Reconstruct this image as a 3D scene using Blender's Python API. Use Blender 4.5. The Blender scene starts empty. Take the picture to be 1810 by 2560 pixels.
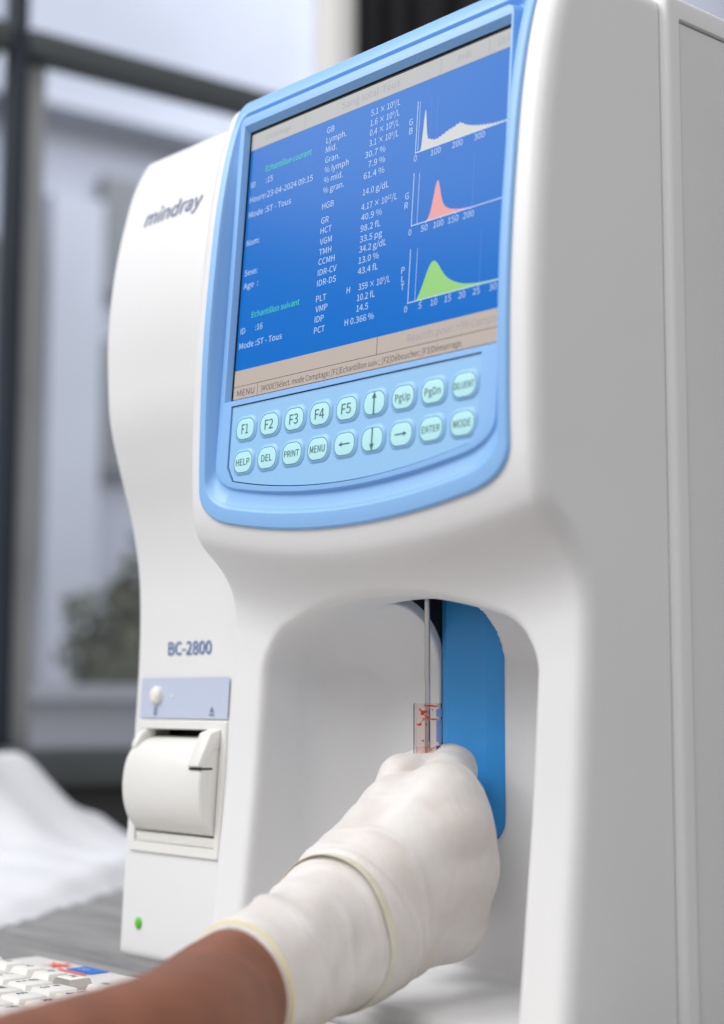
import bpy, bmesh, math, random
import numpy as np
from mathutils import Vector, Matrix

random.seed(7)
rng = np.random.default_rng(7)
S = bpy.context.scene
COL = S.collection

# ------------------------------------------------------------------ camera, world, lights, exposure
cam_d = bpy.data.cameras.new("camera")
cam = bpy.data.objects.new("camera", cam_d)
COL.objects.link(cam)
R = Matrix(((0.6640, 0.0850, 0.7429), (0.7477, -0.0789, -0.6593), (0.0026, 0.9932, -0.1160)))
cam.matrix_world = Matrix.Translation((0.6085, -0.4585, -0.1411)) @ R.to_quaternion().to_matrix().to_4x4()
cam_d.sensor_fit = 'VERTICAL'
cam_d.sensor_height = 36.0
cam_d.lens = 57.5
cam_d.clip_start = 0.02
cam_d.clip_end = 100
cam_d.dof.use_dof = True
cam_d.dof.focus_distance = 0.728
cam_d.dof.aperture_fstop = 4.9
cam_d.dof.aperture_blades = 9
S.camera = cam

world = bpy.data.worlds.new("World")
S.world = world
world.use_nodes = True
bg = world.node_tree.nodes["Background"]
_n = world.node_tree.nodes
_l = world.node_tree.links
_tc = _n.new("ShaderNodeTexCoord")
_sx = _n.new("ShaderNodeSeparateXYZ")
_cr = _n.new("ShaderNodeValToRGB")
_mr = _n.new("ShaderNodeMapRange")
_mr.inputs["From Min"].default_value = -0.6
_mr.inputs["From Max"].default_value = 0.6
_cr.color_ramp.elements[0].color = (0.42, 0.41, 0.41, 1)
_cr.color_ramp.elements[1].color = (1.0, 1.0, 1.02, 1)
_l.new(_tc.outputs["Generated"], _sx.inputs[0])
_l.new(_sx.outputs["Z"], _mr.inputs["Value"])
_l.new(_mr.outputs["Result"], _cr.inputs["Fac"])
_l.new(_cr.outputs["Color"], bg.inputs[0])
bg.inputs[1].default_value = 0.58


def area(name, loc, target, size, power, color=(1, 1, 1), size_y=None):
    l = bpy.data.lights.new(name, 'AREA')
    l.energy = power
    l.color = color
    l.size = size
    if size_y:
        l.shape = 'RECTANGLE'
        l.size_y = size_y
    o = bpy.data.objects.new(name, l)
    COL.objects.link(o)
    o.location = loc
    o.rotation_euler = (Vector(target) - Vector(loc)).to_track_quat('-Z', 'Y').to_euler()
    return o


area("window_light", (-1.15, -1.45, 1.62), (0.05, 0.0, -0.02), 1.5, 37, (0.995, 0.995, 1.0))
area("front_right_fill", (0.55, -1.6, 1.9), (0.1, 0.05, 0), 1.2, 15, (1.0, 0.99, 0.98))  # soft fill added at front right to brighten the flange edge
area("yard_daylight", (-1.9, 3.0, 3.4), (-4.6, 2.6, 0.9), 2.0, 100, (0.92, 0.955, 1.0))

S.view_settings.view_transform = 'Standard'
S.view_settings.look = 'None'
S.view_settings.exposure = 0.26
S.view_settings.gamma = 1.0
S.view_settings.use_curve_mapping = False
S.cycles.use_denoising = True
S.cycles.max_bounces = 8
S.cycles.transparent_max_bounces = 12
S.cycles.caustics_reflective = False
S.cycles.caustics_refractive = False

# ------------------------------------------------------------------ materials


def mat(name, color, rough=0.45, metal=0.0, coat=0.0, coat_rough=0.1, sss=0.0, sss_r=(1, .4, .25), sss_s=0.004,
        var=0.0, var_scale=40, bump=0.0, bump_scale=900, spec=0.5, emit=None, emit_s=1.0, trans=0.0, ior=1.45):
    m = bpy.data.materials.new(name)
    m.use_nodes = True
    nt = m.node_tree
    b = nt.nodes["Principled BSDF"]
    c = (*color, 1)
    b.inputs["Base Color"].default_value = c
    b.inputs["Roughness"].default_value = rough
    b.inputs["Metallic"].default_value = metal
    b.inputs["Specular IOR Level"].default_value = spec
    b.inputs["Coat Weight"].default_value = coat
    b.inputs["Coat Roughness"].default_value = coat_rough
    b.inputs["IOR"].default_value = ior
    b.inputs["Transmission Weight"].default_value = trans
    if sss:
        b.inputs["Subsurface Weight"].default_value = sss
        b.inputs["Subsurface Radius"].default_value = sss_r
        b.inputs["Subsurface Scale"].default_value = sss_s
    if emit:
        b.inputs["Emission Color"].default_value = (*emit, 1)
        b.inputs["Emission Strength"].default_value = emit_s
    if var or bump:
        tc = nt.nodes.new("ShaderNodeTexCoord")
    if var:
        n = nt.nodes.new("ShaderNodeTexNoise")
        n.inputs["Scale"].default_value = var_scale
        n.inputs["Detail"].default_value = 5
        mx = nt.nodes.new("ShaderNodeMix")
        mx.data_type = 'RGBA'
        mx.blend_type = 'MULTIPLY'
        mx.inputs["Factor"].default_value = 1.0
        rp = nt.nodes.new("ShaderNodeMapRange")
        rp.inputs["From Min"].default_value = 0.3
        rp.inputs["From Max"].default_value = 0.7
        rp.inputs["To Min"].default_value = 1 - var
        rp.inputs["To Max"].default_value = 1 + var * 0.3
        nt.links.new(tc.outputs["Object"], n.inputs["Vector"])
        nt.links.new(n.outputs["Fac"], rp.inputs["Value"])
        mx.inputs["A"].default_value = c
        nt.links.new(rp.outputs["Result"], mx.inputs["B"])
        nt.links.new(mx.outputs["Result"], b.inputs["Base Color"])
    if bump:
        n2 = nt.nodes.new("ShaderNodeTexNoise")
        n2.inputs["Scale"].default_value = bump_scale
        n2.inputs["Detail"].default_value = 3
        bp = nt.nodes.new("ShaderNodeBump")
        bp.inputs["Strength"].default_value = bump
        bp.inputs["Distance"].default_value = 0.0005
        nt.links.new(tc.outputs["Object"], n2.inputs["Vector"])
        nt.links.new(n2.outputs["Fac"], bp.inputs["Height"])
        nt.links.new(bp.outputs["Normal"], b.inputs["Normal"])
    return m


def emat(name, color, s=1.0):
    """lit liquid-crystal pixels under glossy glass"""
    return mat(name, (0.002, 0.002, 0.002), rough=0.2, spec=0.12, emit=color, emit_s=s)


M_WHITE = mat("white_plastic", (0.80, 0.80, 0.805), 0.36, var=0.025, var_scale=9, bump=0.10, bump_scale=1400)


def weather(m, dens=0.055, rad=0.035, scale=70, col=(0.22, 0.20, 0.19)):
    """sparse grime specks and slightly uneven gloss"""
    nt = m.node_tree
    b = nt.nodes["Principled BSDF"]
    src = b.inputs["Base Color"].links[0].from_socket if b.inputs["Base Color"].links else None
    tc = nt.nodes.new("ShaderNodeTexCoord")
    vo = nt.nodes.new("ShaderNodeTexVoronoi")
    vo.inputs["Scale"].default_value = scale
    nt.links.new(tc.outputs["Object"], vo.inputs["Vector"])
    lt = nt.nodes.new("ShaderNodeMath")
    lt.operation = 'LESS_THAN'
    lt.inputs[1].default_value = rad
    nt.links.new(vo.outputs["Distance"], lt.inputs[0])
    sp = nt.nodes.new("ShaderNodeSeparateColor")
    nt.links.new(vo.outputs["Color"], sp.inputs[0])
    l2 = nt.nodes.new("ShaderNodeMath")
    l2.operation = 'LESS_THAN'
    l2.inputs[1].default_value = dens
    nt.links.new(sp.outputs[0], l2.inputs[0])
    mu = nt.nodes.new("ShaderNodeMath")
    mu.operation = 'MULTIPLY'
    nt.links.new(lt.outputs[0], mu.inputs[0])
    nt.links.new(l2.outputs[0], mu.inputs[1])
    mx = nt.nodes.new("ShaderNodeMix")
    mx.data_type = 'RGBA'
    nt.links.new(mu.outputs[0], mx.inputs["Factor"])
    if src:
        nt.links.new(src, mx.inputs["A"])
    else:
        mx.inputs["A"].default_value = b.inputs["Base Color"].default_value
    mx.inputs["B"].default_value = (*col, 1)
    nt.links.new(mx.outputs["Result"], b.inputs["Base Color"])
    n = nt.nodes.new("ShaderNodeTexNoise")
    n.inputs["Scale"].default_value = 24
    n.inputs["Detail"].default_value = 6
    nt.links.new(tc.outputs["Object"], n.inputs["Vector"])
    mr = nt.nodes.new("ShaderNodeMapRange")
    r = b.inputs["Roughness"].default_value
    mr.inputs["To Min"].default_value = r - 0.10
    mr.inputs["To Max"].default_value = r + 0.10
    nt.links.new(n.outputs["Fac"], mr.inputs["Value"])
    nt.links.new(mr.outputs["Result"], b.inputs["Roughness"])


weather(M_WHITE)
M_CASE = mat("grey_white_paint", (0.74, 0.745, 0.75), 0.5, var=0.03, var_scale=14, bump=0.35, bump_scale=1600)
M_GAP = mat("joint_and_shade_black", (0.03, 0.03, 0.032), 0.7)  # near-black for joints, and for the shade painted under the latch
M_DARK = mat("black_plastic", (0.012, 0.012, 0.013), 0.6)
M_BLUE = mat("light_blue_plastic", (0.25, 0.49, 0.85), 0.36, bump=0.08, bump_scale=1400)
weather(M_CASE, 0.03)
M_PAD = mat("keypad_membrane", (0.28, 0.54, 0.84), 0.42, bump=0.08, bump_scale=1500)
M_KEY = mat("cyan_key_print", (0.46, 0.82, 0.86), 0.38)
M_KEYEDGE = mat("key_outline", (0.03, 0.16, 0.25), 0.5)
M_INK = mat("key_ink", (0.035, 0.11, 0.15), 0.5)
M_SLOTBLUE = mat("mid_blue_plastic", (0.052, 0.36, 0.84), 0.34, bump=0.25, bump_scale=1800, var=0.05, var_scale=30)
M_PRINTER = mat("printer_white_plastic", (0.80, 0.79, 0.76), 0.4, var=0.02, bump=0.1, bump_scale=1400)
M_PANEL = mat("lavender_panel", (0.52, 0.58, 0.72), 0.42)
M_BLUEINK = mat("blue_ink", (0.075, 0.18, 0.38), 0.5)
M_GREYINK = mat("slate_ink", (0.16, 0.20, 0.33), 0.5)
M_BUTTON = mat("cream_button", (0.85, 0.83, 0.77), 0.3)
M_LED = mat("green_led", (0.10, 0.45, 0.03), 0.25, emit=(0.12, 0.65, 0.03), emit_s=0.12)
M_STEEL = mat("steel", (0.62, 0.60, 0.58), 0.2, metal=1.0)
M_LCD = emat("lcd_blue", (0.000, 0.130, 0.50))
M_LCDBAR = emat("lcd_beige", (0.44, 0.38, 0.345))
M_LCDTITLE = emat("lcd_grey", (0.38, 0.385, 0.39))
M_LCDTXT = emat("lcd_white", (0.46, 0.57, 0.76))
M_LCDGREEN = emat("lcd_green", (0.08, 0.62, 0.30))
M_LCDINK = emat("lcd_ink", (0.03, 0.03, 0.035))
M_LCDFAINT = emat("lcd_faint_ink", (0.30, 0.29, 0.33))
M_LCDLINE = emat("lcd_line", (0.55, 0.62, 0.78))
M_LCDTHIN = emat("lcd_thin_line", (0.10, 0.22, 0.66))
M_G1 = emat("lcd_pale", (0.52, 0.53, 0.53))
M_G2 = emat("lcd_pink", (0.66, 0.29, 0.29))
M_G3 = emat("lcd_lime", (0.26, 0.54, 0.18))

# ------------------------------------------------------------------ object helpers


class MB:
    def __init__(self):
        self.v, self.f, self.m, self.mats = [], [], [], []

    def mi(self, m):
        if m not in self.mats:
            self.mats.append(m)
        return self.mats.index(m)

    def add(self, verts, faces, m):
        o = len(self.v)
        k = self.mi(m)
        self.v += [tuple(map(float, p)) for p in verts]
        for f in faces:
            self.f.append([i + o for i in f])
            self.m.append(k)

    def box(self, a, b, m):
        x0, y0, z0 = a
        x1, y1, z1 = b
        v = [(x0, y0, z0), (x1, y0, z0), (x1, y1, z0), (x0, y1, z0), (x0, y0, z1), (x1, y0, z1), (x1, y1, z1), (x0, y1, z1)]
        self.add(v, [(3, 2, 1, 0), (4, 5, 6, 7), (0, 1, 5, 4), (1, 2, 6, 5), (2, 3, 7, 6), (3, 0, 4, 7)], m)

    def loft(self, loops, m, cap0=False, cap1=False, closed=True):
        n = len(loops[0])
        v = [p for l in loops for p in l]
        f = []
        for i in range(len(loops) - 1):
            for j in range(n if closed else n - 1):
                j2 = (j + 1) % n
                f.append((i * n + j, i * n + j2, (i + 1) * n + j2, (i + 1) * n + j))
        if cap0:
            f.append(tuple(reversed(range(n))))
        if cap1:
            f.append(tuple((len(loops) - 1) * n + j for j in range(n)))
        self.add(v, f, m)

    def tube(self, pts, r, m, n=16, caps=True):
        pts = [Vector(p) for p in pts]
        loops = []
        rr = r if hasattr(r, '__len__') else [r] * len(pts)
        up = None
        for i, p in enumerate(pts):
            t = (pts[min(i + 1, len(pts) - 1)] - pts[max(i - 1, 0)]).normalized()
            if up is None:
                up = t.orthogonal().normalized()
            up = (up - t * up.dot(t)).normalized()
            s = t.cross(up)
            loops.append([p + (up * math.cos(a) + s * math.sin(a)) * rr[i] for a in [2 * math.pi * k / n for k in range(n)]])
        self.loft(loops, m, caps, caps)

    def build(self, name, parent=None, smooth=None, bevel=0.0, seg=2):
        me = bpy.data.meshes.new(name)
        me.from_pydata(self.v, [], self.f)
        for m in self.mats:
            me.materials.append(m)
        me.polygons.foreach_set("material_index", self.m)
        bm = bmesh.new()
        bm.from_mesh(me)
        bmesh.ops.remove_doubles(bm, verts=bm.verts, dist=1e-6)
        bmesh.ops.recalc_face_normals(bm, faces=bm.faces)
        bm.to_mesh(me)
        bm.free()
        o = bpy.data.objects.new(name, me)
        COL.objects.link(o)
        if parent:
            o.parent = parent
        if smooth is not None:
            me.polygons.foreach_set("use_smooth", [True] * len(me.polygons))
            me.set_sharp_from_angle(angle=math.radians(smooth))
        if bevel:
            b = o.modifiers.new("bevel", 'BEVEL')
            b.width = bevel
            b.segments = seg
            b.limit_method = 'ANGLE'
            b.angle_limit = math.radians(40)
            b.harden_normals = False
            if smooth is None:
                me.polygons.foreach_set("use_smooth", [True] * len(me.polygons))
        return o


def thing(name, loc, label, cat, group=None):
    o = bpy.data.objects.new(name, None)
    COL.objects.link(o)
    o.location = loc
    o.empty_display_size = 0.02
    tag(o, label, cat, group)
    return o


def tag(o, label, cat, group=None):
    o["label"] = label
    o["category"] = cat
    if group:
        o["group"] = group
    return o


def adopt(o, parent):
    """parent o to a thing without moving it"""
    o.parent = parent
    o.matrix_parent_inverse = Matrix.Translation(-Vector(parent.location)) if parent.type == 'EMPTY' and parent.parent is None and tuple(parent.rotation_euler) == (0, 0, 0) else parent.matrix_world.inverted()
    return o


def surface_mesh(fn, lo, hi, h, name, m, relax=3):
    """polygonise an implicit solid (negative inside) with surface nets and snap the vertices onto it"""
    lo = np.array(lo, float)
    n = np.ceil((np.array(hi) - lo) / h).astype(int) + 1
    ax = [lo[i] + h * np.arange(n[i]) for i in range(3)]
    F = np.empty(n, np.float32)
    Yg, Zg = np.meshgrid(ax[1], ax[2], indexing='ij')
    for i in range(0, n[0], 12):
        xs = ax[0][i:i + 12]
        P = [np.broadcast_to(xs[:, None, None], (len(xs), n[1], n[2])), np.broadcast_to(Yg, (len(xs), n[1], n[2])), np.broadcast_to(Zg, (len(xs), n[1], n[2]))]
        F[i:i + 12] = fn(*P)
    s = F < 0
    c = [s[i:n[0] - 1 + i, j:n[1] - 1 + j, k:n[2] - 1 + k] for i in (0, 1) for j in (0, 1) for k in (0, 1)]
    tot = sum(a.astype(np.int8) for a in c)
    act = (tot > 0) & (tot < 8)
    idx = np.full(act.shape, -1, np.int64)
    cells = np.argwhere(act)
    idx[act] = np.arange(len(cells))
    corner = np.array([(i, j, k) for i in (0, 1) for j in (0, 1) for k in (0, 1)])
    vals = np.stack([F[cells[:, 0] + a, cells[:, 1] + b, cells[:, 2] + d] for a, b, d in corner], 1)
    acc = np.zeros((len(cells), 3))
    cnt = np.zeros(len(cells))
    for a in range(8):
        for b in range(a + 1, 8):
            if abs(corner[a] - corner[b]).sum() != 1:
                continue
            va, vb = vals[:, a], vals[:, b]
            x = (va < 0) != (vb < 0)
            t = np.where(x, va / np.where(x, va - vb, 1), 0)
            acc += np.where(x[:, None], corner[a] + t[:, None] * (corner[b] - corner[a]), 0)
            cnt += x
    V = lo + h * (cells + acc / cnt[:, None])
    quads = []
    for axn in range(3):
        o1, o2 = [(1, 2), (2, 0), (0, 1)][axn]
        sl0 = [slice(1, -1)] * 3
        sl1 = [slice(1, -1)] * 3
        sl0[axn] = slice(0, -1)
        sl1[axn] = slice(1, None)
        a, b = s[tuple(sl0)], s[tuple(sl1)]
        e = np.argwhere(a != b)
        flip = a[tuple(e.T)]
        base = e.copy()
        for q in (o1, o2):
            base[:, q] += 1
        d1 = np.zeros(3, int)
        d1[o1] = 1
        d2 = np.zeros(3, int)
        d2[o2] = 1
        q = np.stack([idx[tuple((base - d1 - d2).T)], idx[tuple((base - d2).T)], idx[tuple(base.T)], idx[tuple((base - d1).T)]], 1)
        q[~flip] = q[~flip][:, ::-1]
        quads.append(q)
    Q = np.concatenate(quads)
    Q = Q[(Q >= 0).all(1)]
    e = h * 0.25
    for _ in range(relax):
        p = [V[:, 0], V[:, 1], V[:, 2]]
        f0 = fn(*p)
        g = np.stack([(fn(p[0] + e, p[1], p[2]) - fn(p[0] - e, p[1], p[2])), (fn(p[0], p[1] + e, p[2]) - fn(p[0], p[1] - e, p[2])), (fn(p[0], p[1], p[2] + e) - fn(p[0], p[1], p[2] - e))], 1) / (2 * e)
        st = -(f0 / np.maximum((g ** 2).sum(1), 0.15))[:, None] * g
        l = np.linalg.norm(st, axis=1, keepdims=True)
        V = V + st * np.minimum(1, 0.6 * h / np.maximum(l, 1e-9))
    me = bpy.data.meshes.new(name)
    me.vertices.add(len(V))
    me.vertices.foreach_set("co", V.astype(np.float32).ravel())
    me.loops.add(Q.size)
    me.loops.foreach_set("vertex_index", Q.astype(np.int32).ravel())
    me.polygons.add(len(Q))
    me.polygons.foreach_set("loop_start", np.arange(0, Q.size, 4, dtype=np.int32))
    me.polygons.foreach_set("loop_total", np.full(len(Q), 4, np.int32))
    me.update(calc_edges=True)
    me.validate()
    me.polygons.foreach_set("use_smooth", [True] * len(me.polygons))
    me.materials.append(m)
    o = bpy.data.objects.new(name, me)
    COL.objects.link(o)
    return o


def rint(ds, r):
    """rounded intersection of several fields"""
    m = ds[0]
    q = np.maximum(ds[0] + r, 0) ** 2
    for d in ds[1:]:
        m = np.maximum(m, d)
        q = q + np.maximum(d + r, 0) ** 2
    return np.minimum(m + r, 0) + np.sqrt(q) - r


def smin(a, b, k):
    h = np.clip(0.5 + 0.5 * (b - a) / k, 0, 1)
    return b * (1 - h) + a * h - k * h * (1 - h)


def sstep(a, b, x):
    t = np.clip((x - a) / (b - a), 0, 1)
    return t * t * (3 - 2 * t)


def spline(xs, ys, n=600):
    """smooth monotone-ish curve through points, returned as a dense table"""
    xs, ys = np.array(xs, float), np.array(ys, float)
    o = np.argsort(xs)
    xs, ys = xs[o], ys[o]
    d = np.diff(ys) / np.diff(xs)
    mm = np.empty_like(ys)
    mm[1:-1] = (d[:-1] * np.diff(xs)[1:] + d[1:] * np.diff(xs)[:-1]) / (xs[2:] - xs[:-2])
    mm[0], mm[-1] = d[0], d[-1]
    X = np.linspace(xs[0], xs[-1], n)
    i = np.clip(np.searchsorted(xs, X) - 1, 0, len(xs) - 2)
    hh = xs[i + 1] - xs[i]
    t = (X - xs[i]) / hh
    Y = (2 * t ** 3 - 3 * t ** 2 + 1) * ys[i] + (t ** 3 - 2 * t ** 2 + t) * hh * mm[i] + (-2 * t ** 3 + 3 * t ** 2) * ys[i + 1] + (t ** 3 - t ** 2) * hh * mm[i + 1]
    k = np.ones(9) / 9
    Y = np.convolve(np.pad(Y, 4, mode='reflect', reflect_type='odd'), k, 'valid')
    return X, Y


_fc = {}
FONT = None
FS = 1.0
try:                                   # the sans serif that ships inside Blender; the built-in face otherwise
    import os
    FONT = bpy.data.fonts.load(os.path.join(bpy.utils.system_resource('DATAFILES'), "fonts", "Noto Sans CJK Regular.woff2"))
except Exception:
    FONT = None


def cap_scale():
    """make every face's capitals 0.70 units tall"""
    global FS
    v, f, w = text_geo("H")
    FS = 0.70 / max(p[1] for p in v)
    _fc.clear()


def text_geo(s, bold=False):
    """flat outline geometry of a line of lettering, 1 unit cap size, plus its width"""
    key = (s, bold)
    if key in _fc:
        return _fc[key]
    cu = bpy.data.curves.new("lettering", 'FONT')
    cu.body = s
    cu.size = 1.0
    if FONT:
        cu.font = FONT
    cu.resolution_u = 3
    cu.fill_mode = 'FRONT'
    if bold:
        cu.offset = 0.005
    ob = bpy.data.objects.new("lettering", cu)
    COL.objects.link(ob)
    dg = bpy.context.evaluated_depsgraph_get()
    me = bpy.data.meshes.new_from_object(ob.evaluated_get(dg))
    v = [(p.co.x, p.co.y) for p in me.vertices]
    f = [tuple(p.vertices) for p in me.polygons]
    bpy.data.objects.remove(ob)
    bpy.data.curves.remove(cu)
    bpy.data.meshes.remove(me)
    x0 = min(p[0] for p in v) if v else 0
    w = max(p[0] for p in v) - x0 if v else 0.3
    v = [((p[0] - x0) * FS, p[1] * FS) for p in v]
    w *= FS
    _fc[key] = (v, f, w)
    return _fc[key]


cap_scale()


def put_text(mb, s, x, y, size, m, fn, width=None, center=False, slant=0.0, bold=False):
    """letter a line with its left end at (x, y); text^sup^text raises a part"""
    segs = s.split('^')
    tot, items = 0, []
    for i, sg in enumerate(segs):
        if not sg:
            continue
        k = 0.62 if i % 2 else 1.0
        v, f, w = text_geo(sg.strip(), bold)
        lead = 0.22 * k * (len(sg) - len(sg.lstrip()))
        items.append((v, f, tot + lead, k, 0.32 if i % 2 else 0.0))
        tot += lead + w * k + 0.06
    tot -= 0.06
    sx = size * 1.08 if width is None else width / tot
    off = x - (tot * sx / 2 if center else 0)
    for v, f, dx, k, dy in items:
        mb.add([fn(off + (p[0] * k + dx + slant * p[1]) * sx, y + (p[1] * k + dy) * size) for p in v], f, m)


# ------------------------------------------------------------------ table and background setting
TZ = -0.285


def wood_mat():
    m = bpy.data.materials.new("grey_wood")
    m.use_nodes = True
    nt = m.node_tree
    b = nt.nodes["Principled BSDF"]
    tc = nt.nodes.new("ShaderNodeTexCoord")
    mp = nt.nodes.new("ShaderNodeMapping")
    mp.inputs["Scale"].default_value = (6, 70, 6)
    mp.inputs["Rotation"].default_value = (0, 0, 0.12)
    n = nt.nodes.new("ShaderNodeTexNoise")
    n.inputs["Scale"].default_value = 1.6
    n.inputs["Detail"].default_value = 7
    n.inputs["Distortion"].default_value = 0.6
    cr = nt.nodes.new("ShaderNodeValToRGB")
    cr.color_ramp.elements[0].position = 0.32
    cr.color_ramp.elements[0].color = (0.16, 0.155, 0.15, 1)
    cr.color_ramp.elements[1].position = 0.7
    cr.color_ramp.elements[1].color = (0.36, 0.35, 0.34, 1)
    nt.links.new(tc.outputs["Object"], mp.inputs["Vector"])
    nt.links.new(mp.outputs["Vector"], n.inputs["Vector"])
    nt.links.new(n.outputs["Fac"], cr.inputs["Fac"])
    nt.links.new(cr.outputs["Color"], b.inputs["Base Color"])
    b.inputs["Roughness"].default_value = 0.5
    return m


M_WOOD = wood_mat()
table = thing("table", (0, 0.2, -1.03), "grey wood grain table under the white machine and keyboard", "table")
mb = MB()
mb.box((-0.74, -0.17, TZ - 0.03), (0.80, 0.62, TZ), M_WOOD)
adopt(mb.build("tabletop", bevel=0.003), table)
for lx, ly in ((-0.70, -0.13), (0.76, -0.13), (0.76, 0.58), (-0.70, 0.58)):
    mb = MB()
    mb.box((lx - 0.025, ly - 0.025, -1.03), (lx + 0.025, ly + 0.025, TZ - 0.0302), M_CASE)
    adopt(mb.build("leg", bevel=0.003), table)

mb = MB()
mb.add([(-60, -60, -1.031), (60, -60, -1.031), (60, 60, -1.031), (-60, 60, -1.031)], [(0, 1, 2, 3)], mat("grey_floor", (0.42, 0.41, 0.40), 0.6, var=0.1, var_scale=3))
fl = mb.build("ground")
fl["kind"] = "structure"

# window wall: local x runs along the wall away from the camera, local y points outdoors, local z up
M_FRAME = mat("anthracite_frame", (0.028, 0.038, 0.055), 0.45, var=0.2, var_scale=4)
M_FRAME2 = mat("grey_frame", (0.085, 0.095, 0.10), 0.5, var=0.2, var_scale=4)
M_CHAR = mat("charcoal_wall", (0.050, 0.049, 0.052), 0.6, var=0.2, var_scale=5)
M_TAN = mat("tan_skirting", (0.34, 0.25, 0.22), 0.6, var=0.2)
WW = Matrix.Translation((-1.20, 0.55, 0)) @ Matrix.Rotation(math.radians(90 - 4.7), 4, 'Z')


def wroot(name, label, cat, group=None):
    o = thing(name, (0, 0, 0), label, cat, group)
    o.matrix_world = WW
    return o


def wbox(name, parent, a, b, m, bevel=0.004):
    mb = MB()
    mb.box(a, b, m)
    o = mb.build(name, bevel=bevel)
    o.parent = parent
    return o


M_JAMB = mat("jamb_grey", (0.40, 0.41, 0.42), 0.6, var=0.2, var_scale=6)
win = wroot("window", "tall dark framed window behind the machine with a crossbar", "window")
wbox("mullion", win, (-0.008, -0.006, -0.196), (0.016, 0.022, 2.0), M_FRAME)
wbox("mullion", win, (-0.86, -0.03, -0.20), (-0.80, 0.05, 2.0), M_FRAME)
wbox("jamb", win, (0.0165, 0.012, -0.196), (0.050, 0.030, 0.686), M_JAMB)
wbox("transom", win, (0.0165, -0.010, 0.688), (0.462, 0.030, 0.724), M_FRAME2)
wbox("transom", win, (-0.80, -0.015, 0.688), (-0.0125, 0.045, 0.724), M_FRAME2)
wbox("sill_rail", win, (-0.80, -0.035, -0.245), (1.0, 0.055, -0.197), M_FRAME2)
glass_m = bpy.data.materials.new("window_glass")
glass_m.use_nodes = True
nt = glass_m.node_tree
nt.nodes.remove(nt.nodes["Principled BSDF"])
tr = nt.nodes.new("ShaderNodeBsdfTransparent")
gl = nt.nodes.new("ShaderNodeBsdfGlossy")
gl.inputs["Roughness"].default_value = 0.05
mxs = nt.nodes.new("ShaderNodeMixShader")
mxs.inputs[0].default_value = 0.06
nt.links.new(tr.outputs[0], mxs.inputs[1])
nt.links.new(gl.outputs[0], mxs.inputs[2])
nt.links.new(mxs.outputs[0], nt.nodes["Material Output"].inputs[0])
wbox("pane", win, (-0.79, 0.0305, -0.195), (0.462, 0.0335, 0.687), glass_m, 0)
wbox("pane", win, (-0.79, 0.0305, 0.725), (0.462, 0.0335, 2.0), glass_m, 0)

wall = wroot("wall", "charcoal wall below the window with a tan skirting band", "wall")
wbox("panel", wall, (-0.80, 0.0, -0.315), (3.0, 0.12, -0.2465), M_CHAR)
wbox("skirting", wall, (-0.80, -0.01, -1.03), (3.0, 0.12, -0.3155), M_TAN)

post = wroot("pillar", "round white pillar at the right end of the window", "pillar")
mb = MB()
mb.tube([(0.505, 0.0, -0.24), (0.505, 0.0, 2.2)], 0.031, mat("white_pillar_paint", (0.88, 0.87, 0.85), 0.5), 40)
o = mb.build("shaft", smooth=40)
o.parent = post
wbox("base", post, (0.465, -0.040, -0.2455), (0.545, 0.040, -0.2405), M_CASE, 0.001)

curt = wroot("curtain", "black pleated curtain hanging beside the white pillar", "curtain")
mb = MB()
N = 260
xs = np.linspace(0.545, 1.02, N)
prof = 0.018 * np.sin(xs * 95 + 1.2 * np.sin(xs * 21)) + 0.006 * np.sin(xs * 210)
lo = [(x, 0.02 + p, -0.19) for x, p in zip(xs, prof)]
hi = [(x, 0.02 + 0.8 * p, 2.2) for x, p in zip(xs, prof)]
mb.loft([lo, hi], mat("black_curtain", (0.020, 0.020, 0.024), 0.75, var=0.3, var_scale=20), closed=False)
o = mb.build("cloth", smooth=60)
sm = o.modifiers.new("thickness", 'SOLIDIFY')
sm.thickness = 0.003
o.parent = curt
mb = MB()
mb.tube([(0.60, -0.02, 2.2), (1.06, -0.02, 2.2)], 0.012, M_STEEL)
o = mb.build("rail", smooth=40)
o.parent = curt

win2 = wroot("window", "far window beyond the black curtain seen over the machine top", "window")
wbox("mullion", win2, (1.78, -0.03, -0.196), (1.83, 0.05, 2.0), M_FRAME)
wbox("mullion", win2, (1.05, -0.03, -0.196), (1.09, 0.05, 2.0), M_FRAME2)
wbox("pane", win2, (1.091, 0.025, -0.195), (1.779, 0.029, 2.0), glass_m, 0)
wbox("pane", win2, (1.831, 0.025, -0.195), (2.6, 0.029, 2.0), glass_m, 0)

# outdoors beyond the glass
M_FAC = mat("lavender_render", (0.43, 0.46, 0.55), 0.8, var=0.12, var_scale=1.3)
M_FACL = mat("pale_render", (0.52, 0.56, 0.66), 0.8, var=0.08, var_scale=2)
M_FACD = mat("dim_glazing", (0.19, 0.21, 0.235), 0.4, var=0.2, var_scale=2)
M_BAND = mat("grey_green_panel", (0.17, 0.185, 0.19), 0.7, var=0.2, var_scale=3)
fac = wroot("building", "pale lavender building across the yard seen through the window", "building")
wbox("wall", fac, (-3.0, 2.5, -1.03), (9.0, 2.8, 4.5), M_FAC, 0)
wbox("ledge", fac, (-3.0, 2.40, 1.62), (6.0, 2.499, 1.74), M_FACL, 0)
wbox("pilaster", fac, (1.23, 2.42, -0.9), (1.40, 2.499, 1.36), M_FACL, 0)
wbox("window", fac, (1.42, 2.46, 1.10), (1.62, 2.499, 1.46), M_FACD, 0)
wbox("window", fac, (1.42, 2.46, 0.55), (1.62, 2.499, 0.95), M_FACD, 0)
wbox("window", fac, (1.06, 2.46, 0.20), (1.19, 2.499, 1.20), M_BAND, 0)
wbox("window", fac, (3.2, 2.46, 1.2), (3.6, 2.499, 2.6), M_FACD, 0)
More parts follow.
